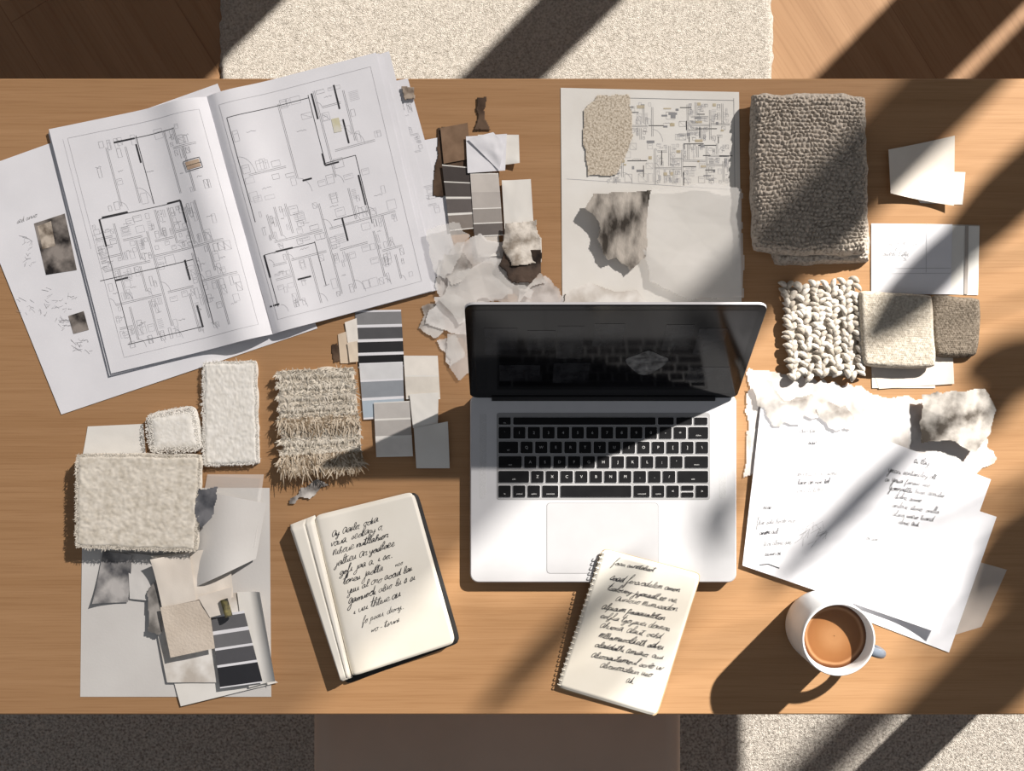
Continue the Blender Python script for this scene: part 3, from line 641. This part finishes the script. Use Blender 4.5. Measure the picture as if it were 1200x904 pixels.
V,F=rslab(0,L/2,lw-.0002,L-.0002,-.0012,.0004,.010,.0002,8);mk('bezel',tr(V),F,GLS,lid,smooth=False)
SCR=mat('screen_dark',(.003,.003,.004),(.008,.008,.010),rough=.10,spec=.12,scale=9,detail=2)
V,F=rslab(0,L/2+.002,lw-.016,L-.022,.0002,.0006,.003,.0001,4);scn=mk('screen',tr(V),F,SCR,lid,smooth=False)
D1=mat('painted_reflection_grey',(.026,.027,.031),(.008,.008,.010),rough=.12,spec=.12,scale=50);D2=mat('painted_reflection_pale',(.18,.185,.19),(.03,.03,.034),rough=.12,spec=.14,scale=90)  # flat colours painting room reflections on the switched-off screen
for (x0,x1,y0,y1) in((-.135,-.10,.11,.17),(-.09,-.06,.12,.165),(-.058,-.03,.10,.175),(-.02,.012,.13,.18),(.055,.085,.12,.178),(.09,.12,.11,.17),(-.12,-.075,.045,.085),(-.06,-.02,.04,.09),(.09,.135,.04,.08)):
    mk('painted_dim_reflection',tr(np.array([(x0,y0,.0008),(x1,y0,.0008),(x1,y1,.0008),(x0,y1,.0008)])),[[0,1,2,3]],D1,scn,smooth=False)
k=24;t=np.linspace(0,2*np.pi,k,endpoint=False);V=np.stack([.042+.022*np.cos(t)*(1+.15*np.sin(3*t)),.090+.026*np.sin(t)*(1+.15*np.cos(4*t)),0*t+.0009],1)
mk('painted_pale_reflection',tr(V),[list(range(k))],D2,scn,smooth=False)  # pale blob of the painted reflection
# ================================================================= mug
MUG=mat('stoneware_white',srgb(212,213,214),srgb(224,225,226),rough=.35,scale=25,spec=.5)
MUGI=mat('handle_blue_grey',srgb(96,104,116),srgb(116,124,136),rough=.35,spec=.5)
hM=.098;c=W(983,750,hM);mug=empty('mug',(c[0],c[1],TZ),'white stoneware mug filled with milky coffee','mug')
def lathe(prof,c,k=64):
    V=[];F=[]
    for (r_,z) in prof:
        for j in range(k):
            t=2*np.pi*j/k;V.append((c[0]+r_*math.cos(t),c[1]+r_*math.sin(t),TZ+z))
    for i in range(len(prof)-1):
        for j in range(k):F.append([i*k+j,i*k+(j+1)%k,(i+1)*k+(j+1)%k,(i+1)*k+j])
    return np.array(V),F
prof=[(.0005,.0),(.035,0),(.0385,.0015),(.0405,.006),(.0412,.014),(.0412,.045),(.0410,.07),(.0408,.09),(.0404,.0965),(.0392,.098),(.0380,.0965),(.0366,.090),(.0352,.070),(.034,.04),(.032,.02),(.027,.008),(.0005,.007)]
V,F=lathe(prof,c);mk('body',V,F,MUG,mug)
COF=bpy.data.materials.new('coffee');COF.use_nodes=True;nt=COF.node_tree;b_=nt.nodes['Principled BSDF'];b_.inputs['Roughness'].default_value=.12
tc=nt.nodes.new('ShaderNodeTexCoord');g=nt.nodes.new('ShaderNodeTexGradient');g.gradient_type='SPHERICAL';mp=nt.nodes.new('ShaderNodeMapping');mp.inputs['Scale'].default_value=(27.5,27.5,27.5)
nt.links.new(tc.outputs['Object'],mp.inputs[0]);ns=nt.nodes.new('ShaderNodeTexNoise');ns.inputs['Scale'].default_value=40;nt.links.new(tc.outputs['Object'],ns.inputs[0])
ad=nt.nodes.new('ShaderNodeMath');ad.operation='MULTIPLY_ADD';ad.inputs[1].default_value=.10
nt.links.new(mp.outputs[0],g.inputs[0]);nt.links.new(ns.outputs['Fac'],ad.inputs[0]);nt.links.new(g.outputs['Fac'],ad.inputs[2])
rp=nt.nodes.new('ShaderNodeValToRGB');e=rp.color_ramp.elements;e[0].position=.07;e[0].color=(*srgb(78,46,26),1);e[1].position=.85;e[1].color=(*srgb(158,114,76),1)
for p_,cc in((.13,(102,64,38)),(.19,(166,124,88)),(.26,(128,84,50)),(.5,(140,95,58))):
    x_=e.new(p_);x_.color=(*srgb(*cc),1)
nt.links.new(ad.outputs[0],rp.inputs[0]);nt.links.new(rp.outputs[0],b_.inputs['Base Color'])
V,F=lathe([(.0005,.0760),(.02,.0760),(.034,.0760),(.0358,.0768)],c);mk('coffee',V,F,COF,mug,org=np.array([c[0],c[1],TZ+.0760]))
ha=math.radians(-22);dx,dy=math.cos(ha),math.sin(ha)
pts=[(c[0]+dx*(.039+.024*math.sin(t)),c[1]+dy*(.039+.024*math.sin(t)),TZ+.05+.028*math.cos(t)) for t in np.linspace(.02,np.pi-.02,18)]
V,F=tube(pts,.0055,12);mk('handle',V,F,MUGI,mug)
# ================================================================= notepad (leans on laptop)
def nb(U,V): return .0215*(1-V)**1.0+.0003
npad=empty('notepad',(*W(737,742),TZ+.001),'small cream notepad with cursive notes leaning on laptop','notepad')
np_q=[(706,642),(820,672),(770,843),(653,808)]
_,snp=slab('pages',np_q,.0012,.0055,NOTE,(50,60),r=.0008,base=nb,parent=npad,zpx=.014,pat=lambda U,V,x,y:.0008*np.sin(U*3+V*2),cr=.03,crp=18)
slab('back_cover',[(705,641),(821,671),(771,844),(652,809)],.0002,.0010,mat('kraft_cover',srgb(190,165,130)),(40,50),r=.0005,base=nb,parent=npad,zpx=.012,cr=.03,crp=18)
ring=[]
for i in range(26):
    v=(i+.5)/26;p=snp(np.array(.006),np.array(v));t=np.linspace(-.5,np.pi+.5,9)
    ax=np.array([math.cos(math.radians(-16)),math.sin(math.radians(-16)),0])
    ring.append(tube([p+ax*(.0020*math.cos(a)-.0002)+np.array([0,0,.0020*math.sin(a)-.0015])for a in t],.0006,6))
V,F=join(ring);mk('spiral_binding',V,F,NOTE,npad)
tx=[];lines=[('Faam annotalicot',717,660,.0060,.0005),('Saad Fersvadelem amon',713,678,.0074,.0007),('Tsalouey Jijonadl eo vie,',710,690,.0074,.0006),('Auniouo Mumusadon',720,702,.0076,.0006),('Alpisum Paaaualoten',704,712,.0076,.0007),('eolJlia Tgoyauei donnoe,',702,723,.0074,.0006),('Ahuona, Alaut, oehd.',702,734,.0076,.0006),('Mlliamaodlketh sdvei',700,746,.0078,.0008),('aladdathi Amuaio, auii',696,757,.0074,.0007),('Aluoaautamioul sevlo uv',692,769,.0074,.0006),('Alvanoaslaur ueo',702,781,.0074,.0006)]
for i,(t,x,y,s,w) in enumerate(lines): tx+=write(t,snp,x,y,s,w,0,ang=5,seed=60+i,sx=1.25,slant=.5)
tx+=write('Ak.',snp,732,798,.007,.0006,0,ang=6)
tx.append(PXS(snp,[(718,688),(775,702)],.0004,0))
ink('handwriting',tx,snp,npad,dz=.0003)
# ================================================================= notebook
ntb=empty('notebook',(*W(440,690),TZ),'open black-covered notebook with cream pages and cursive writing','notebook')
BC=mat('black_cover',(.012,.012,.013),(.02,.02,.02),rough=.6)
slab('cover',[(346,618),(489,576),(540,754),(404,804)],.0,.0035,BC,(60,70),r=.001,parent=ntb,zpx=.004,cr=.035,crp=22)
_,snb=slab('right_pages',[(366,606),(484,577),(534,756),(411,796)],.0036,.0105,NOTE,(70,70),r=.0008,parent=ntb,zpx=.016,pat=lambda U,V,x,y:.0035*np.exp(-((U-.1)/.18)**2)-.004*np.exp(-(U/.03)**2),cr=.04,crp=22)
bpy.data.objects['right_pages'].name='page_block'
slab('folded_pages',[(337,617),(368,605),(412,797),(399,802)],.0036,.0170,NOTE,(30,40),r=.0060,parent=ntb,zpx=.018,pat=lambda U,V,x,y:-.003*(np.exp(-((U-.62)/.03)**2)))
tx=[];lines=[('Ay Aailo, odia',389,630),('vaua, sedlary o,',388,641),('Nihoue nutllahior',390,652),('jaltieu Ar yadlaee',393,664),('gofi jaa a, i so..',398,675),('Toneu Jadlta',402,686),('yuu al oro aoad lai',407,697),('Gamuodi aluo lu s si',408,709),('i usi Thtiue au',414,721),('fo psau, diory..',424,733),('wo - tivuni',434,744)]
for i,(t,x,y) in enumerate(lines):
    tx+=write(t,snb,x,y,.0084 if i<9 else .0070,.0006 if i<9 else .0004,0,ang=4,seed=90+i,sx=1.25,slant=.5)
tx+=write('neo',snb,462,668,.006,.0004,0,ang=4)
ink('handwriting',tx,snb,ntb,dz=.0004)
# ================================================================= paint chips centre-left
G='paint strips'
sheet('paint_strip',[(416,364),(470,363),(474,430),(420,432)],.0008,PAP,bands=[(.03,.25,(132,132,134)),(.30,.50,(84,84,87)),(.55,.74,(42,42,45)),(.79,.97,(30,30,33))],label='paint strip running from grey to near black',cat='paint swatch',group=G)
sheet('paint_strip',[(421,426),(472,424),(474,489),(426,492)],.0018,PAP,bands=[(.02,.3,(214,215,217)),(.34,.62,(146,151,158)),(.66,.97,(176,190,202))],label='paint strip in cool blue greys',cat='paint swatch',group=G)
sheet('paint_strip',[(473,417),(513,417),(516,468),(476,468)],.0028,PAPW,bands=[(.03,.45,(232,227,219)),(.48,.97,(222,216,206))],label='ivory paint strip beside the grey strips',cat='paint swatch',group=G)
sheet('paint_strip',[(438,472),(480,470),(484,535),(441,536)],.0038,PAPW,bands=[(.02,.3,(192,188,184)),(.33,.62,(178,174,170)),(.66,.97,(228,224,219))],label='pale warm grey paint strip',cat='paint swatch',group=G)
sheet('paper_swatch',[(480,462),(514,460),(513,500),(484,502)],.0046,PAPW,label='small ivory card swatch',cat='paper swatch')
sheet('paper_swatch',[(485,502),(525,494),(527,549),(488,549)],.0056,PAPW,hf=gentle(5,.001,[(1,0,.005,.6)]),label='cream card swatch with lifted corner',cat='paper swatch')
for i,(q,c_) in enumerate([([(396,392),(408,388),(410,426),(399,426)],(214,196,174)),([(404,378),(418,373),(420,400),(408,404)],(236,230,222)),([(407,402),(419,400),(420,424),(410,425)],(225,210,190))]):
    sheet('paint_chip',q,.0008+.0009*i,mat('chip%d'%i,srgb(*c_)),n=(6,8),label=['small tan paint chip beside the strips','small white paint chip beside the strips','small beige paint chip beside the strips'][i],cat='paint swatch')
torn('leather_swatch',[(388,404),(396,402),(400,424),(390,426)],.0004,LEA,seed=71,amp=.001,label='tiny dark brown leather scrap',cat='material swatch',thick=.0005,jag=1)
# ================================================================= wool swatches left
FW=mat('white_fleece',srgb(226,222,214),srgb(240,237,231),rough=1,scale=150,island=.3,spec=.05,sheen=.3)
FC=mat('cream_fleece',srgb(200,192,178),srgb(228,221,209),rough=1,scale=120,island=.4,spec=.05,sheen=.2)
FT=mat('shaggy_beige',srgb(196,186,170),srgb(230,222,208),rough=1,scale=90,island=.6,spec=.05,sheen=.15)
FB=mat('shaggy_taupe',srgb(148,130,108),srgb(214,200,180),rough=1,scale=90,island=.9,spec=.05)
def fleece(name,q,z,t,m,n,ln,label,seed,width=.0005,r=.006,amp=.0007,cr=.03,crp=8,fq=330,**k):
    o,s=slab(name,q,z,t,m,(90,90),r=r,pat=lambda U,V,x,y:amp*fbm(x*fq,y*fq,seed,3),wob=.002,wf=60,seed=seed,label=label,cat='fabric swatch',cr=cr,crp=crp)
    fibers('pile',s,n,ln,width,m,o,seed=seed,up=.35,**k);return o,s
fleece('fleece_swatch',[(237,424),(300,422),(303,545),(237,547)],.0,.009,FW,9000,.0026,'rectangular white fleece swatch',3,width=.0004)
sheet('paper_swatch',[(103,500),(168,497),(172,545),(95,545)],.0006,PAPW,label='white card under cream fleece swatches',cat='paper swatch')
fleece('fleece_swatch',[(168,486),(228,473),(238,530),(174,533)],.0020,.011,FW,2600,.0014,'small rounded smooth ivory fleece pad',5,r=.014,cr=.14,crp=4,amp=.0003,width=.0004)
o,s=slab('shaggy_swatch',[(324,434),(414,430),(424,545),(330,552)],.0,.010,FT,(90,110),r=.005,pat=lambda U,V,x,y:.0028*np.abs(np.sin(U*0+V*np.pi*9+.5*fbm(x*60,y*60,2,2)))+.001*fbm(x*250,y*250,4,2),wob=.0035,wf=55,label='shaggy beige ribbed rug swatch with taupe fringe',cat='fabric swatch')
fibers('pile',s,9000,.0055,.0007,FT,o,lean=(.1,-.5),spread=.8,seed=8,rows=9,up=.5)
class Sub:
    def __init__(z,v0,v1): z.a=v0;z.b=v1
    def __call__(z,U,V): return s(U,z.a+(z.b-z.a)*V)
fibers('brown_fringe',Sub(.45,.58),1800,.009,.0008,FB,o,lean=(.1,-1.0),spread=.5,seed=9,up=.5)
fibers('brown_fringe',Sub(.84,.97),1800,.010,.0008,FB,o,lean=(.1,-1.0),spread=.5,seed=10,up=.5)
# ================================================================= lower left
GP=mat('pale_grey_paper',srgb(206,203,200),srgb(217,215,212),rough=.85,scale=8,bump=.1,bscale=300)
sheet('backing_sheet',[(97,572),(316,572),(318,817),(94,817)],.0004,GP,hf=gentle(4,.0004),label='large pale grey backing sheet under swatches',cat='paper')
sheet('vellum_sheet',[(243,556),(310,556),(300,640),(220,690)],.0020,VEL,hf=lambda U,V:.004*U+.003*V,label='translucent grey vellum sheet',cat='paper')
sheet('curved_paper',[(240,575),(312,590),(300,655),(225,690)],.0060,GP,hf=lambda U,V:.014*np.sin(U*np.pi)*(.4+.6*V),label='curved grey translucent paper offcut',cat='paper')
torn('leaf_scrap',[(232,572),(256,570),(252,600),(236,622),(228,600)],.0215,marble('grey_leaf',(70,72,78),(120,120,124),40),seed=77,amp=.003,label='dark grey leaf-like scrap beside cream swatch',cat='paper')
fleece('fleece_swatch',[(88,532),(236,533),(231,648),(87,643)],.0120,.011,FC,26000,.0026,'large grey-beige tightly looped wool swatch',11,amp=.0009,width=.0004,fq=380)
slab('foam_board',[(100,545),(222,545),(220,630),(100,630)],.0020,.0098,PAPW,(8,8),r=.001,label='white mounting board under cream wool swatch',cat='board')
PS=marble('photo_blue_grey',(80,80,84),(184,181,179),30)
sheet('photo_clipping',[(121,646),(156,650),(150,706),(110,707)],.0022,PS,hf=gentle(3,.001,[(0,1,.006,.7),(1,0,.006,.6)]),label='curled grey marble photo clipping',cat='paper swatch')
sheet('paper_swatch',[(150,648),(190,652),(184,705),(152,702)],.0030,GP,hf=gentle(7,.001),label='grey paper strip swatch',cat='paper swatch')
sheet('paper_swatch',[(196,772),(262,762),(326,800),(212,828)],.0022,PAPW,label='ivory card beneath grey paint strip',cat='paper swatch')
sheet('paper_swatch',[(176,700),(290,694),(262,800),(196,800)],.0036,STN,hf=gentle(9,.0012),label='pale stained paper under swatches',cat='paper swatch')
torn('leaf_scrap',[(174,690),(192,668),(196,700),(188,745),(174,740)],.0065,marble('grey_stone',(104,101,98),(174,169,164),40),seed=79,amp=.005,label='grey stone-look torn scrap',cat='paper')
sheet('paper_swatch',[(278,694),(306,693),(324,797),(292,806)],.0052,PAPW,hf=lambda U,V:.001+.016*np.clip(U-.5,0,1)**2*2,label='folded ivory card with raised side',cat='paper swatch')
sheet('paint_strip',[(247,722),(286,716),(308,800),(258,807)],.0090,PAP,hf=gentle(3,.0006),bands=[(.03,.22,(100,100,103)),(.26,.45,(112,112,115)),(.49,.68,(84,84,88)),(.72,.98,(42,43,48))],label='paint strip of four charcoal greys',cat='paint swatch',group=G)
sheet('paper_swatch',[(177,652),(268,641),(274,700),(232,708)],.0080,CRM,hf=gentle(3,.0025),label='cream paper swatch with folded flap',cat='paper swatch')
sheet('paper_swatch',[(178,655),(222,648),(230,704),(190,712)],.0118,CRM,hf=gentle(5,.001,[(0,0,.008,.6)]),label='raised square cream paper swatch',cat='paper swatch')
BE=mat('embossed_beige',srgb(204,191,176),srgb(216,204,190),rough=.9,scale=20,bump=.6,bscale=350)
sheet('embossed_swatch',[(188,712),(244,702),(252,760),(200,771)],.0140,BE,hf=gentle(3,.001),label='embossed beige wallpaper swatch',cat='paper swatch')
sheet('paper_swatch',[(232,700),(272,688),(270,718),(246,724)],.0150,CRM,label='small cream paper offcut',cat='paper swatch')
V,F=tube([(*W(266,700),TZ+.0175),(*W(272,720),TZ+.0175)],.0045,10);mk('swatch_clip',V,F,mat('olive_clip',srgb(150,140,90),srgb(60,60,60),scale=120),label='small olive and black binder clip',cat='clip')
torn('dry_leaf',[(338,590),(352,572),(372,560),(384,566),(370,580),(352,586)],.0006,PHG,seed=81,amp=.004,jag=5,label='small dried grey leaf fragments',cat='leaf')
# ================================================================= unseen frame, sheer panels and tree, added to shape the sunlight
YW=1.2;added_white=mat('added_white_plaster',srgb(225,222,216),rough=.9)
def cx_(c):return YW+(c-1052)/1000
parts=[box(-2.2,3.6,YW-.04,YW+.04,3.1,3.3),box(-2.2,3.6,YW-.04,YW+.04,0,.25)]
for a,b in((1900,1960),(2200,2260),(-400,-330)):
    parts.append(box(cx_(a),cx_(b),YW-.03,YW+.03,.2,3.15))
parts.append(box(cx_(1175),cx_(1250),YW-.03,YW+.03,.2,2.10))
parts.append(box(-2.2,3.6,YW-.03,YW+.03,1.50,1.54))
for a,b in((455,560),(-900,-20),(1064,1130),(1330,1400)):
    parts.append(box(cx_(a),cx_(b),YW-.025,YW+.025,.2,1.52))  # low panels added to shade chosen strips of floor and rug
V,F=join(parts);o=mk('shadow_frame',V,F,added_white,smooth=False);setlab(o,'unseen window frame added with posts set to cast shadow bands','window','structure')  # added out of view; post widths follow the wanted shadow bands
def dimmer_mat(name,c):
    DIM=bpy.data.materials.new(name);DIM.use_nodes=True;nt=DIM.node_tree
    t_=nt.nodes.new('ShaderNodeBsdfTransparent');t_.inputs[0].default_value=(*c,1)
    b_=nt.nodes['Principled BSDF'];b_.inputs['Base Color'].default_value=(.8,.78,.75,1)
    mx=nt.nodes.new('ShaderNodeMixShader');mx.inputs[0].default_value=.1;nt.links.new(t_.outputs[0],mx.inputs[1]);nt.links.new(b_.outputs[0],mx.inputs[2]);nt.links.new(mx.outputs[0],nt.nodes['Material Output'].inputs[0]);return DIM
def dimming_panel(c0,c1,y,z0,m):
    n=(200,4);U,Vv=np.meshgrid(np.linspace(0,1,n[0]+1),np.linspace(0,1,n[1]+1));X=cx_(c0)+(cx_(c1)-cx_(c0))*U
    Y=y+.006*np.sin(X*55+2*np.sin(X*9));Z=3.1-(3.1-z0)*Vv;X=X+(y-YW)
    mk('dimming_panel',np.stack([X,Y,Z],-1).reshape(-1,3),gridf(*n),m,label='unseen sheer panel added to dim the sunlight',cat='dimming_panel')  # added out of view; see-through colour sets how much sun passes
dimming_panel(-450,1190,YW-.09,1.53,dimmer_mat('dimming_sheer',(.36,.355,.36)))
dimming_panel(1190,1540,YW-.13,2.20,dimmer_mat('light_dimming_sheer',(.64,.62,.60)))
LEAF=mat('leaf_green',(.05,.12,.03),(.08,.18,.05),rough=.5)
SHADOW_BARK=mat('shadow_tree_bark',(.12,.08,.05),rough=.9)
tree=empty('shadow_tree',(1.95,.95,0),'unseen potted tree added to cast leaf shadows','plant')  # tree added out of view to carry the shadow-casting leaves
V,F=prism(lambda i:np.array([(1.95+(.16-i)*math.cos(t),.95+(.16-i)*math.sin(t))for t in np.linspace(0,2*np.pi,24,endpoint=False)]),[0,.01,.28,.3],[.04,.03,0,.004]);mk('shadow_tree_pot',V,F,added_white,tree)
V,F=tube([(1.95,.95,.29),(1.92,.96,1.0),(1.86,.98,1.7),(1.78,1.0,2.2)],[.02,.018,.014,.008],10);mk('shadow_tree_trunk',V,F,SHADOW_BARK,tree)
kz=math.tan(math.radians(38))*math.sqrt(2)
lv=[];br=[]
for (px,py,t,L_,w_,an) in[(815,640,1.20,.10,.028,100),(845,600,1.20,.12,.022,60),(1180,230,.80,.34,.07,45),(1085,325,.8,.34,.06,45),(1195,430,1.0,.18,.08,20),(1170,460,1.0,.14,.05,60),(990,600,1.1,.34,.035,45),(1195,640,1.2,.24,.08,45),(1175,800,1.3,.30,.08,45),(640,760,1.25,.30,.03,45)]:
    x,y=W(px,py);c=np.array([x+t,y+t,TZ+kz*t]);a=math.radians(an);d=np.array([math.cos(a),math.sin(a),.15]);p=np.array([-math.sin(a),math.cos(a),0])  # leaf sits on the sun ray of the spot it should shade
    k=10;P=[]
    for i in range(k+1):
        s_=i/k;ww=w_/2*math.sin(np.pi*min(.98,max(.02,s_)))**.6;q=c+d*(s_-.5)*L_;q[2]-=.03*(s_-.3)**2
        P+=[q-p*ww,q+p*ww]
    lv.append((np.array(P),[[2*i,2*i+2,2*i+3,2*i+1]for i in range(k)]))
    b0=c-d*.5*L_;tz=min(2.1,max(1.2,b0[2]-.25));br.append(tube([(1.86-.08*(tz-1.7)/.5,.98,tz),((1.86+b0[0])/2,(.98+b0[1])/2,b0[2]-.05),b0],[.004,.003,.0015],6))
for V,F in lv: mk('leaf',V,F,LEAF,tree)
V,F=join(br);mk('shadow_tree_branches',V,F,SHADOW_BARK,tree)
# ================================================================= light & camera
sd=np.array([1,1,kz]);sd=sd/np.linalg.norm(sd)
sl_=bpy.data.lights.new('sun','SUN');sl_.energy=10.6;sl_.angle=math.radians(1.0);sl_.color=(1,.945,.87)
so=bpy.data.objects.new('sun',sl_);sc.collection.objects.link(so);so.rotation_euler=Vector(sd).to_track_quat('Z','Y').to_euler();so.location=(2,2,3)
w=bpy.data.worlds.new('w');sc.world=w;w.use_nodes=True;bg=w.node_tree.nodes['Background'];bg.inputs[0].default_value=(.91,.94,1,1);bg.inputs[1].default_value=.19
cam=bpy.data.cameras.new('camera');cam.sensor_width=36;cam.lens=36*H/1.2;co=bpy.data.objects.new('camera',cam);sc.collection.objects.link(co)
co.location=(0,0,TZ+H);co.rotation_euler=(0,0,0);sc.camera=co
